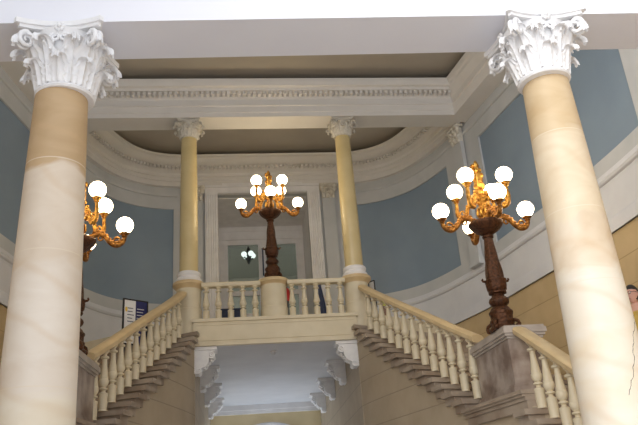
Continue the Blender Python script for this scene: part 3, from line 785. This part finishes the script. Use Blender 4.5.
# ------------------------------------------------------------------ bronze candelabra
def make_lamp(loc, label):
    t = thing('bronze_candelabrum', label, 'lamp', loc, 0)
    mb = MB()
    mb.lathe([(0.23, 0.0), (0.235, 0.03), (0.21, 0.06), (0.19, 0.08), (0.19, 0.12), (0.205, 0.14), (0.205, 0.17), (0.185, 0.19), (0.185, 0.27), (0.20, 0.29), (0.20, 0.32), (0.17, 0.35), (0.155, 0.38), (0.12, 0.42)], n=32, flute=lambda a, z: 0.035*math.cos(8*a))
    base = mb.build('base', M['bronze'], t, 50)
    for k in range(4):
        a = PI/4+k*PI/2
        mb = MB(); mb.sphere((0.265*math.cos(a), 0.265*math.sin(a), 0.045), 0.045, 10, 8); mb.tube([(0.20*math.cos(a), 0.20*math.sin(a), 0.16), (0.27*math.cos(a), 0.27*math.sin(a), 0.12), (0.30*math.cos(a), 0.30*math.sin(a), 0.06)], [0.03, 0.03, 0.02], 8)
        mb.build('foot', M['bronze'], base, 60)
    mb = MB()
    mb.lathe([(0.105, 0.41), (0.125, 0.44), (0.16, 0.475), (0.17, 0.51), (0.155, 0.55), (0.11, 0.59), (0.10, 0.63), (0.15, 0.65), (0.15, 0.67), (0.135, 0.69), (0.165, 0.72), (0.175, 0.80), (0.17, 0.84), (0.185, 0.86), (0.185, 0.885), (0.155, 0.90)]
             + [(0.152-0.078*k/12, 0.90+0.76*k/12) for k in range(13)] + [(0.095, 1.67), (0.10, 1.69), (0.08, 1.71), (0.075, 1.74)], n=32,
             flute=lambda a, z: (0.05*math.cos(6*a+9*z)+0.05*math.cos(6*a-9*z)) if 0.92 < z < 1.66 else 0.04*math.cos(8*a))
    stem = mb.build('stem', M['bronze'], t, 50)
    for s in (-1, 1):
        mb = MB(); mb.tube([(s*0.17, 0, 0.87), (s*0.215, 0, 0.875), (s*0.23, 0, 0.90), (s*0.215, 0, 0.92)], [0.025, 0.022, 0.018, 0.014], 8); mb.build('lug', M['bronze'], stem, 60)
    mb = MB()
    mb.lathe([(0.07, 1.73), (0.11, 1.74), (0.15, 1.77), (0.22, 1.82), (0.275, 1.88), (0.30, 1.93), (0.295, 1.955), (0.25, 1.96), (0.14, 1.945), (0.075, 1.96)], n=40, flute=lambda a, z: 0.025*math.cos(16*a))
    mb.build('bowl', M['bronze'], t, 50)
    mb = MB()
    mb.lathe([(0.075, 1.95), (0.06, 2.0), (0.075, 2.06), (0.05, 2.12), (0.055, 2.25), (0.075, 2.32), (0.10, 2.36), (0.15, 2.40), (0.16, 2.43), (0.10, 2.46), (0.07, 2.50), (0.09, 2.55), (0.06, 2.60)], n=24, flute=lambda a, z: 0.08*math.cos(6*a))
    for k in range(8):
        a = k*PI/4
        mb.tube([(0.05*math.cos(a), 0.05*math.sin(a), 2.05), (0.11*math.cos(a), 0.11*math.sin(a), 2.12), (0.10*math.cos(a), 0.10*math.sin(a), 2.22), (0.055*math.cos(a), 0.055*math.sin(a), 2.27)], [0.02, 0.026, 0.022, 0.014], 6)
        mb.sphere((0.14*math.cos(a+0.4), 0.14*math.sin(a+0.4), 2.49), 0.035, 8, 6, sc=(1, 1, 1.4))
    mb.build('shaft', M['gold'], t, 60)
    # leafy standing figure on top
    mb = MB()
    mb.lathe([(0.06, 2.60), (0.095, 2.66), (0.075, 2.74), (0.085, 2.82), (0.06, 2.90), (0.072, 2.98), (0.045, 3.05), (0.055, 3.10), (0.035, 3.16), (0.012, 3.20)], n=18, flute=lambda a, z: 0.12*math.cos(5*a+6*z))
    for k in range(10):
        a = k*2.4; z = 2.66+0.045*k
        mb.sphere((0.075*math.cos(a), 0.075*math.sin(a), z), 0.032, 8, 6, sc=(1, 1, 1.5))
    mb.sphere((-0.05, 0, 3.10), 0.04, 8, 6, sc=(1.3, 1, 0.8))
    mb.build('finial', M['gold'], t, 60)
    GR = 0.145
    def arm(pts, rads, scroll, cup_z, r_end, ang, mat, gz):
        mb = MB()
        P = catmull([(r, z, q) for (r, z), q in zip(pts, rads)], 6)
        mb.tube([(r, 0, z) for r, z, q in P], [q for r, z, q in P], 10)
        for (cx, cz, r0, d, a0) in scroll:     # leaf scrolls
            sp = [(cx+r0*(1-k/22)*math.cos(a0+d*k*0.42), 0, cz+r0*(1-k/22)*math.sin(a0+d*k*0.42)) for k in range(18)]
            mb.tube(sp, [0.024*(1-k/30) for k in range(18)], 7)
        for k in range(3, len(P)-3, 4):
            r, z, q = P[k]; mb.sphere((r, 0.0, z+q*0.8), q*0.8, 8, 6, sc=(1.3, 1.5, 0.8))
        mb.lathe([(0.03, cup_z-0.03), (0.05, cup_z-0.01), (0.04, cup_z+0.015), (0.075, cup_z+0.035), (0.085, cup_z+0.055), (0.05, cup_z+0.06)], (r_end, 0, 0), 16)
        o = mb.build('arm', mat, t, 60); o.rotation_euler = (0, 0, ang)
        mb = MB(); mb.sphere((r_end, 0, gz), GR, 28, 18); mb.build('globe', M['globe'], o, 80)
    for k in range(4):
        arm([(0.16, 1.93), (0.26, 2.03), (0.36, 2.06), (0.45, 2.00), (0.53, 1.90), (0.62, 1.84), (0.71, 1.86), (0.765, 1.93), (0.77, 1.99)],
            [0.045, 0.05, 0.045, 0.045, 0.045, 0.048, 0.045, 0.036, 0.03], [(0.38, 1.97, 0.065, 1, 0.5), (0.655, 1.93, 0.07, -1, 4.2)], 2.0, 0.77, k*PI/2, M['arm'], 2.205)
    for k in range(4):
        arm([(0.12, 2.38), (0.21, 2.40), (0.29, 2.33), (0.32, 2.23), (0.38, 2.16), (0.46, 2.19), (0.50, 2.30), (0.495, 2.42), (0.49, 2.52)],
            [0.036, 0.042, 0.04, 0.038, 0.046, 0.046, 0.038, 0.032, 0.027], [(0.40, 2.28, 0.075, 1, 3.4), (0.22, 2.49, 0.06, -1, 5.5)], 2.53, 0.49, PI/4+k*PI/2, M['gold'], 2.735)
    return t
LAMP = make_lamp((0, YS-0.02, 5.70), 'bronze eight globe lamp on the round pedestal in the middle of the landing')
LR_ = copy_thing(LAMP, (3.55, 11.72, 2.78), 0, 'bronze eight globe lamp on the marble pedestal beside the right stairs')
copy_thing(LAMP, (-3.58, 11.92, 2.78), 0, 'bronze eight globe lamp half hidden behind the left marble column')
LAMP.scale = (0.965, 0.965, 0.965); LR_.scale = (1.03, 1.03, 1.01)

# ------------------------------------------------------------------ corbels under the landing
def corbel_profile():
    # (u inward from the wall, v down from the soffit)
    P = [(0, 0), (0.50, 0), (0.50, -0.06), (0.46, -0.10)]
    P += [(0.40+0.085*math.cos(a), -0.19+0.085*math.sin(a)) for a in [0.9-0.4*k for k in range(9)]]
    P += [(0.34, -0.33), (0.30, -0.42), (0.24, -0.47), (0.19, -0.48)]
    P += [(0.10+0.07*math.cos(a), -0.55+0.07*math.sin(a)) for a in [0.6-0.4*k for k in range(8)]]
    P += [(0, -0.62)]
    return P
first = {}
order = ['nearest', 'second', 'third', 'farthest']
for s, nm in ((-1, 'left'), (1, 'right')):
    for i, y in enumerate((17.40, 19.6, 22.1, 24.7)):
        lab = '%s scroll corbel from the front, on the %s side of the passage ceiling' % (order[i], nm)
        if i == 0: lab = 'white scroll corbel under the landing edge at the %s end of the passage opening' % nm
        t = thing('scroll_corbel', lab, 'corbel', (s*1.945, y, 4.026), 0, 'scroll corbels along the %s passage wall' % nm)
        mb = MB()
        mb.extrude(corbel_profile(), lambda u, v, w: (-s*u, w, v), -0.20, 0.20); mb.build('bracket', M['capital_white'], t, 40)
        mb = MB()
        mb.box2((-s*0.0, -0.24, -0.075), (-s*0.53, 0.24, -0.0)); mb.build('abacus', M['capital_white'], t, 0)
        for w in (-0.215, 0.215):
            mb = MB(); mb.tube([(-s*(0.40+0.06*(1-k/20)*math.cos(0.5*k)), w, -0.19+0.06*(1-k/20)*math.sin(0.5*k)) for k in range(16)], 0.014, 6); mb.build('scroll', M['capital_white'], t, 60)
            mb = MB(); mb.tube([(-s*(0.10+0.05*(1-k/20)*math.cos(0.5*k)), w, -0.55+0.05*(1-k/20)*math.sin(0.5*k)) for k in range(16)], 0.012, 6); mb.build('scroll', M['capital_white'], t, 60)
        mb = MB()
        for k in range(5): mb.sphere((-s*(0.44-0.05*k), 0, -0.24-0.06*k), 0.06-0.005*k, 10, 7, sc=(1, 1.9, 0.8))
        mb.build('acanthus_leaf', M['capital_white'], t, 60)
t = thing('ceiling_spotlight', 'small grey ceiling fixture on the passage soffit near its front edge', 'fixture', (-0.05, 17.93, 4.02))
mb = MB(); mb.lathe([(0.075, 0.0), (0.08, -0.03), (0.05, -0.04)], n=20); mb.build('mount', M['plaster_white'], t)
mb = MB(); mb.sphere((0, 0, -0.055), 0.055, 14, 10); mb.build('dome', M['soffit_grey'], t)

# ------------------------------------------------------------------ signs and small things
def poster_rows(mb, x0, x1, z0, z1, n, y, h):
    for k in range(n):
        z = z1-(z1-z0)*(k+0.5)/n; mb.box2((x0, y-0.002, z-h/2), (x0+(x1-x0)*(0.65+0.35*random.random()), y, z+h/2))
t = thing('framed_notice', 'black framed notice, white and navy, standing behind the left stair handrail', 'sign', (-3.20, 16.3, 3.585), math.radians(36))
W_, H0, H1 = 0.56, 0.37, 1.355
mb = MB()
mb.box2((-W_/2-0.03, -0.02, H0), (-W_/2, 0.02, H1)); mb.box2((W_/2, -0.02, H0), (W_/2+0.03, 0.02, H1)); mb.box2((-W_/2-0.03, -0.02, H1), (W_/2+0.03, 0.02, H1+0.03)); mb.box2((-W_/2-0.03, -0.02, H0-0.03), (W_/2+0.03, 0.02, H0))
mb.build('frame', M['black'], t, 0)
for x in (-0.2, 0.2):
    mb = MB(); mb.tube([(x, 0.0, H0), (x, -0.10, 0.0)], 0.012, 8); mb.tube([(x, 0.02, 0.5), (x, 0.14, 0.0)], 0.012, 8); mb.build('leg', M['black'], t)
mb = MB(); mb.box2((-W_/2, -0.008, H0), (-0.0, 0.008, H1)); p = mb.build('white_panel', M['white_sheet'], t, 0)
mb = MB(); poster_rows(mb, -0.2, -0.02, 0.83, 1.21, 5, -0.009, 0.018); mb.build('text', M['navy_cloth'], p, 0)
mb = MB(); mb.sphere((-0.23, -0.009, 1.14), 0.045, 12, 8, sc=(0.7, 0.1, 1.3)); mb.build('emblem', M['emblem_yellow'], p)
mb = MB(); mb.box2((0.0, -0.008, H0), (W_/2, 0.008, H1)); p = mb.build('navy_panel', M['navy'], t, 0)
mb = MB(); poster_rows(mb, 0.03, 0.26, 0.71, 1.21, 7, -0.009, 0.016); mb.build('text', M['white_sheet'], p, 0)

t = thing('notice_stand', 'white notice in a black frame beside the right yellow column, seen between balusters', 'sign', (2.55, 17.76, LAND), math.radians(-50))
mb = MB(); mb.box2((-0.10, -0.012, 0.3), (-0.08, 0.012, 1.02)); mb.box2((0.08, -0.012, 0.3), (0.10, 0.012, 1.02)); mb.box2((-0.10, -0.012, 1.0), (0.10, 0.012, 1.03)); mb.box2((-0.015, -0.012, 0), (0.015, 0.012, 0.32)); mb.box2((-0.15, -0.12, 0), (0.15, 0.12, 0.025)); mb.build('frame', M['black'], t, 0)
mb = MB(); mb.box2((-0.08, -0.006, 0.32), (0.08, 0.006, 1.0)); mb.build('sheet', M['white_sheet'], t, 0)
t = thing('leaflet_rack', 'small yellow green leaflet box behind the second baluster right of the column', 'box', (2.77, 17.62, LAND), math.radians(-20))
mb = MB(); mb.box2((-0.09, -0.05, 0.0), (0.09, 0.05, 0.30)); mb.build('body', M['wood'], t, 0)
mb = MB(); mb.box2((-0.08, -0.03, 0.28), (0.08, 0.03, 0.52)); mb.build('leaflets', M['yellow_green'], t, 0)

t = thing('reception_desk', 'low desk draped in navy cloth behind the left landing balusters', 'desk', (-1.10, 22.7, LAND))
mb = MB(); mb.box2((-0.33, -0.3, 1.72), (0.31, 0.3, 1.78)); mb.build('desk_top', M['navy_cloth'], t, 0)
mb = MB(); mb.box2((-0.31, -0.28, 0.0), (0.29, 0.28, 1.72)); mb.build('cloth', M['navy_cloth'], t, 0)
t = thing('paper_tray', 'white paper tray on a stand just left of the lamp pedestal, beyond the balusters', 'tray', (-0.54, 22.7, LAND))
mb = MB(); mb.box2((-0.15, -0.12, 1.52), (0.15, 0.12, 1.64)); mb.build('tray', M['white_sheet'], t, 0)
mb = MB(); mb.lathe([(0.2, 0), (0.2, 0.03), (0.03, 0.05), (0.03, 1.52)], n=16); mb.build('stand', M['black'], t)
t = thing('fire_extinguisher', 'red extinguisher on a black stand just right of the lamp pedestal', 'extinguisher', (0.59, 21.2, LAND))
mb = MB(); mb.lathe([(0.09, 1.58), (0.10, 1.61), (0.10, 1.90), (0.07, 1.97), (0.03, 2.0)], n=20); mb.build('cylinder', M['red'], t)
mb = MB(); mb.lathe([(0.14, 0), (0.14, 0.03), (0.04, 0.05), (0.04, 1.54), (0.10, 1.56), (0.10, 1.58)], n=20); mb.build('stand', M['black'], t)
mb = MB(); mb.lathe([(0.025, 1.99), (0.025, 2.05)], n=12); mb.box2((-0.01, -0.10, 2.04), (0.01, 0.06, 2.07)); mb.build('valve', M['black'], t)
t = thing('draped_flag', 'dark navy flag hanging from a pole behind the right landing balusters', 'flag', (1.57, 21.0, LAND))
mb = MB(); mb.lathe([(0.13, 0), (0.13, 0.03), (0.016, 0.05), (0.016, 2.12)], n=14); mb.build('pole', M['wood'], t)
mb = MB()
n = 16
ptsA = []
for j in range(13):
    v = j/12
    for i in range(n):
        a = 2*PI*i/n; w = (0.03+0.12*v); rr = w*(1+0.25*math.cos(5*a))
        ptsA.append((0.06*v+rr*math.cos(a), rr*0.7*math.sin(a), 2.08-1.35*v))
mb.add(ptsA, [(j*n+i, j*n+(i+1) % n, (j+1)*n+(i+1) % n, (j+1)*n+i) for j in range(12) for i in range(n)] + [tuple(range(n)), tuple(12*n+k for k in range(n))])
mb.build('cloth', M['navy_cloth'], t, 60)
t = thing('blue_white_strip', 'narrow blue and white strip beside the lamp stem on the glazed screen', 'pennant', (0.03, YG-0.14, 8.1))
mb = MB(); mb.box2((-0.02, -0.012, 0), (0.03, 0.012, 1.0)); mb.build('blue_bar', M['navy_cloth'], t, 0)  # plain upright blue bar, white bar beside it, short black rod above
mb = MB(); mb.box2((0.03, -0.012, 0.1), (0.08, 0.012, 0.9)); mb.build('white_stripe', M['white_sheet'], t, 0)
mb = MB(); mb.tube([(-0.05, 0, 1.0), (0.11, 0, 1.0)], 0.012, 8); mb.build('rod', M['black'], t)
t = thing('pendant_chandelier', 'dark pendant with pale globes seen through the left transom pane', 'lamp', (-0.42, 27.0, 9.72))
mb = MB(); mb.lathe([(0.02, 0.88), (0.02, 0.5), (0.07, 0.42), (0.09, 0.2), (0.05, 0.05), (0.08, -0.1), (0.02, -0.22)], n=14); mb.build('stem', M['black'], t)
for k in range(4):
    a = k*PI/2+0.5
    mb = MB(); mb.tube([(0, 0, 0.1), (0.11*math.cos(a), 0.11*math.sin(a), 0.0), (0.2*math.cos(a), 0.2*math.sin(a), 0.06)], 0.03, 8); o = mb.build('arm', M['black'], t)
    mb = MB(); mb.sphere((0.2*math.cos(a), 0.2*math.sin(a), 0.17), 0.11, 16, 12); mb.build('globe', M['pale_globe'], o, 80)

# ------------------------------------------------------------------ person on the lower right stairs
def skin_chain(verts, edges, radii, name, mat, parent, root=0, sub=2):
    me = bpy.data.meshes.new(name); me.from_pydata(verts, edges, []); me.materials.append(mat)
    o = bpy.data.objects.new(name, me); C.objects.link(o); o.parent = parent
    md = o.modifiers.new('skin', 'SKIN'); md.use_smooth_shade = True
    sv = me.skin_vertices[0].data
    for i, r in enumerate(radii): sv[i].radius = (r, r) if not isinstance(r, tuple) else r
    sv[root].use_root = True
    s2 = o.modifiers.new('sub', 'SUBSURF'); s2.levels = sub; s2.render_levels = sub
    return o
PK = 1.2
pz = LZ[2]
t = thing('person', 'dark haired person in glasses and mustard shirt standing on the stairs behind the right column', 'person', (5.33, 10.6, pz), math.radians(-62))
V = [(0, 0, 0.98), (0, 0, 1.15), (0, 0.01, 1.32), (0, 0.015, 1.43), (0, 0.0, 1.50), (0, -0.01, 1.56),
     (0.10, 0, 0.84), (0.105, -0.02, 0.52), (0.11, 0.03, 0.10), (0.11, -0.04, 0.04), (0.11, -0.14, 0.03),
     (-0.10, 0, 0.84), (-0.105, -0.02, 0.52), (-0.11, 0.03, 0.10), (-0.11, -0.04, 0.04), (-0.11, -0.14, 0.03),
     (0.19, 0.01, 1.40), (0.24, 0.03, 1.14), (0.24, -0.08, 0.90), (0.235, -0.12, 0.82),
     (-0.19, 0.01, 1.40), (-0.24, 0.03, 1.14), (-0.24, -0.08, 0.90), (-0.235, -0.12, 0.82)]
Ed = [(0, 1), (1, 2), (2, 3), (3, 4), (4, 5), (0, 6), (6, 7), (7, 8), (8, 9), (9, 10), (0, 11), (11, 12), (12, 13), (13, 14), (14, 15), (3, 16), (16, 17), (17, 18), (18, 19), (3, 20), (20, 21), (21, 22), (22, 23)]
Rd = [0.105, 0.095, 0.12, 0.10, 0.06, 0.058, 0.095, 0.065, 0.045, 0.048, 0.035, 0.095, 0.065, 0.045, 0.048, 0.035, 0.062, 0.045, 0.034, 0.026, 0.062, 0.045, 0.034, 0.026]
V = [(x*PK, y*PK, z*PK) for x, y, z in V]; Rd = [r*PK for r in Rd]
body = skin_chain(V, Ed, Rd, 'body', M['skin'], t)
# head: shaped ball with nose, chin and ears
mb = MB(); n, mm = 24, 18; vs = []
for i in range(mm+1):
    th = PI*i/mm
    for k in range(n):
        a = 2*PI*k/n; x = math.sin(th)*math.cos(a); y = math.sin(th)*math.sin(a); z = -math.cos(th)
        w = 1.0 if z > -0.1 else 1-0.33*(-0.1-z)
        X = 0.078*x*w; Y = 0.098*y*(w if y < 0 else 1.0); Z = 0.122*z
        if y < -0.5 and abs(x) < 0.35 and -0.35 < z < 0.15: Y -= 0.022*(1-abs(x)/0.35)*(1-abs(z+0.15)/0.3 if abs(z+0.15) < 0.3 else 0)
        if y < -0.5 and abs(x) < 0.5 and z < -0.7: Y -= 0.008
        vs.append((X*PK, (Y-0.02)*PK, (Z+1.66)*PK))
mb.add(vs, [(i*n+k, i*n+(k+1) % n, (i+1)*n+(k+1) % n, (i+1)*n+k) for i in range(mm) for k in range(n)])
for s in (-1, 1):
    mb.sphere((s*0.079*PK, 0.0, 1.655*PK), 0.03*PK, 10, 8, sc=(0.4, 0.7, 1.1))
hd = mb.build('head', M['skin'], body, 60)
mb = MB()
for s in (-1, 1): mb.sphere((s*0.032*PK, -0.098*PK, 1.672*PK), 0.014*PK, 10, 8)
mb.build('eye', M['eye_white'], body, 60)
mb = MB(); mb.sphere((0, -0.108*PK, 1.592*PK), 0.026*PK, 10, 8, sc=(1, 0.4, 0.3)); mb.build('mouth', M['lips'], body, 60)
mb = MB()
for s in (-1, 1):
    mb.tube([(s*0.034*PK+0.024*PK*math.cos(a), -0.125*PK, 1.672*PK+0.019*PK*math.sin(a)) for a in [2*PI*k/16 for k in range(17)]], 0.0035*PK, 6)
    mb.tube([(s*0.058*PK, -0.125*PK, 1.675*PK), (s*0.084*PK, -0.09*PK, 1.677*PK), (s*0.086*PK, 0.0, 1.672*PK)], 0.0035*PK, 6)
mb.tube([(-0.012*PK, -0.127*PK, 1.676*PK), (0.012*PK, -0.127*PK, 1.676*PK)], 0.003*PK, 6)
mb.build('glasses', M['black'], t, 60)
mb = MB(); vs = []
for i in range(mm+1):
    th = PI*i/mm
    for k in range(n):
        a = 2*PI*k/n; x = math.sin(th)*math.cos(a); y = math.sin(th)*math.sin(a); z = -math.cos(th)
        low = 1.0 if (z > 0.35 or y > 0.1) and z > -0.45 else 0.86
        vs.append((0.086*x*low*PK, (0.107*y*low-0.015)*PK, (0.133*z*low+1.667)*PK))
mb.add(vs, [(i*n+k, i*n+(k+1) % n, (i+1)*n+(k+1) % n, (i+1)*n+k) for i in range(mm) for k in range(n)]); mb.build('hair', M['hair'], t, 60)
shirtV = [V[i] for i in (0, 1, 2, 3, 16, 17, 20, 21)]; shirtV[0] = (0, 0, 0.86*PK)
skin_chain(shirtV + [(0, 0.0, 1.475*PK)], [(0, 1), (1, 2), (2, 3), (3, 4), (4, 5), (3, 6), (6, 7), (3, 8)], [r*PK for r in (0.158, 0.15, 0.165, 0.128, 0.074, 0.058, 0.074, 0.058, 0.068)], 'shirt', M['shirt'], t)
skin_chain([(0, 0, 0.94*PK)] + [V[i] for i in (6, 7, 8, 11, 12, 13)] + [(0, 0, 1.08*PK)], [(0, 1), (1, 2), (2, 3), (0, 4), (4, 5), (5, 6), (0, 7)], [r*PK for r in (0.135, 0.105, 0.076, 0.06, 0.105, 0.076, 0.06, 0.13)], 'trousers', M['trousers'], t)
for s in (-1, 1):
    mb = MB(); mb.sphere((s*0.11*PK, -0.06*PK, 0.045*PK), 0.06*PK, 14, 10, sc=(0.8, 2.1, 0.75)); mb.build('shoe', M['black'], t, 60)
for s in (-1, 1):   # hands: palm and five fingers each
    w = Vector((s*0.235*PK, -0.12*PK, 0.82*PK))
    P = [w, w+Vector((0, -0.02, -0.07))*PK]; E2 = [(0, 1)]; R2 = [0.026*PK, 0.034*PK]
    for k in range(4):
        b0 = w+Vector((0.0, 0.018-0.022*k, -0.10))*PK; L = (0.030, 0.034, 0.032, 0.025)[k]
        i0 = len(P); P += [b0, b0+Vector((-s*0.006, -0.006, -L))*PK, b0+Vector((-s*0.02, -0.012, -1.9*L))*PK]
        E2 += [(1, i0), (i0, i0+1), (i0+1, i0+2)]; R2 += [0.011*PK, 0.009*PK, 0.008*PK]
    i0 = len(P); P += [w+Vector((-s*0.012, -0.045, -0.055))*PK, w+Vector((-s*0.02, -0.065, -0.09))*PK]; E2 += [(0, i0), (i0, i0+1)]; R2 += [0.012*PK, 0.009*PK]
    skin_chain([tuple(p) for p in P], E2, R2, 'hand', M['skin'], body, 0, 1)

# ------------------------------------------------------------------ light
w = bpy.data.worlds.new('world'); sc.world = w; w.use_nodes = True
bg = w.node_tree.nodes['Background']; bg.inputs[0].default_value = (0.92, 0.95, 1.0, 1); bg.inputs[1].default_value = 0.62
sd = bpy.data.lights.new('daylight', 'SUN'); sd.energy = 1.45; sd.angle = math.radians(45); sd.color = (1.0, 0.97, 0.93)
sun = bpy.data.objects.new('daylight', sd); C.objects.link(sun)
sun.rotation_euler = Vector((0.60, 0.75, -0.26)).to_track_quat('-Z', 'Y').to_euler()

for sg, nm in ((-1, 'left'), (1, 'right')):     # area fills added beside the passage to brighten its soffit
    ad = bpy.data.lights.new('passage_fill', 'AREA'); ad.shape = 'RECTANGLE'; ad.size = 1.3; ad.size_y = 1.8; ad.energy = 30; ad.color = (0.72, 0.86, 1.0)
    ao = bpy.data.objects.new('passage_fill', ad); C.objects.link(ao); ao.location = (sg*2.25, 25.7, 0.0); ao.rotation_euler = Vector((-sg, -0.75, 0.6)).to_track_quat('-Z', 'Z').to_euler()
vs_ = sc.view_settings
vs_.view_transform = 'Standard'; vs_.look = 'None'; vs_.gamma = 1.0; vs_.use_curve_mapping = False; vs_.exposure = 1.0
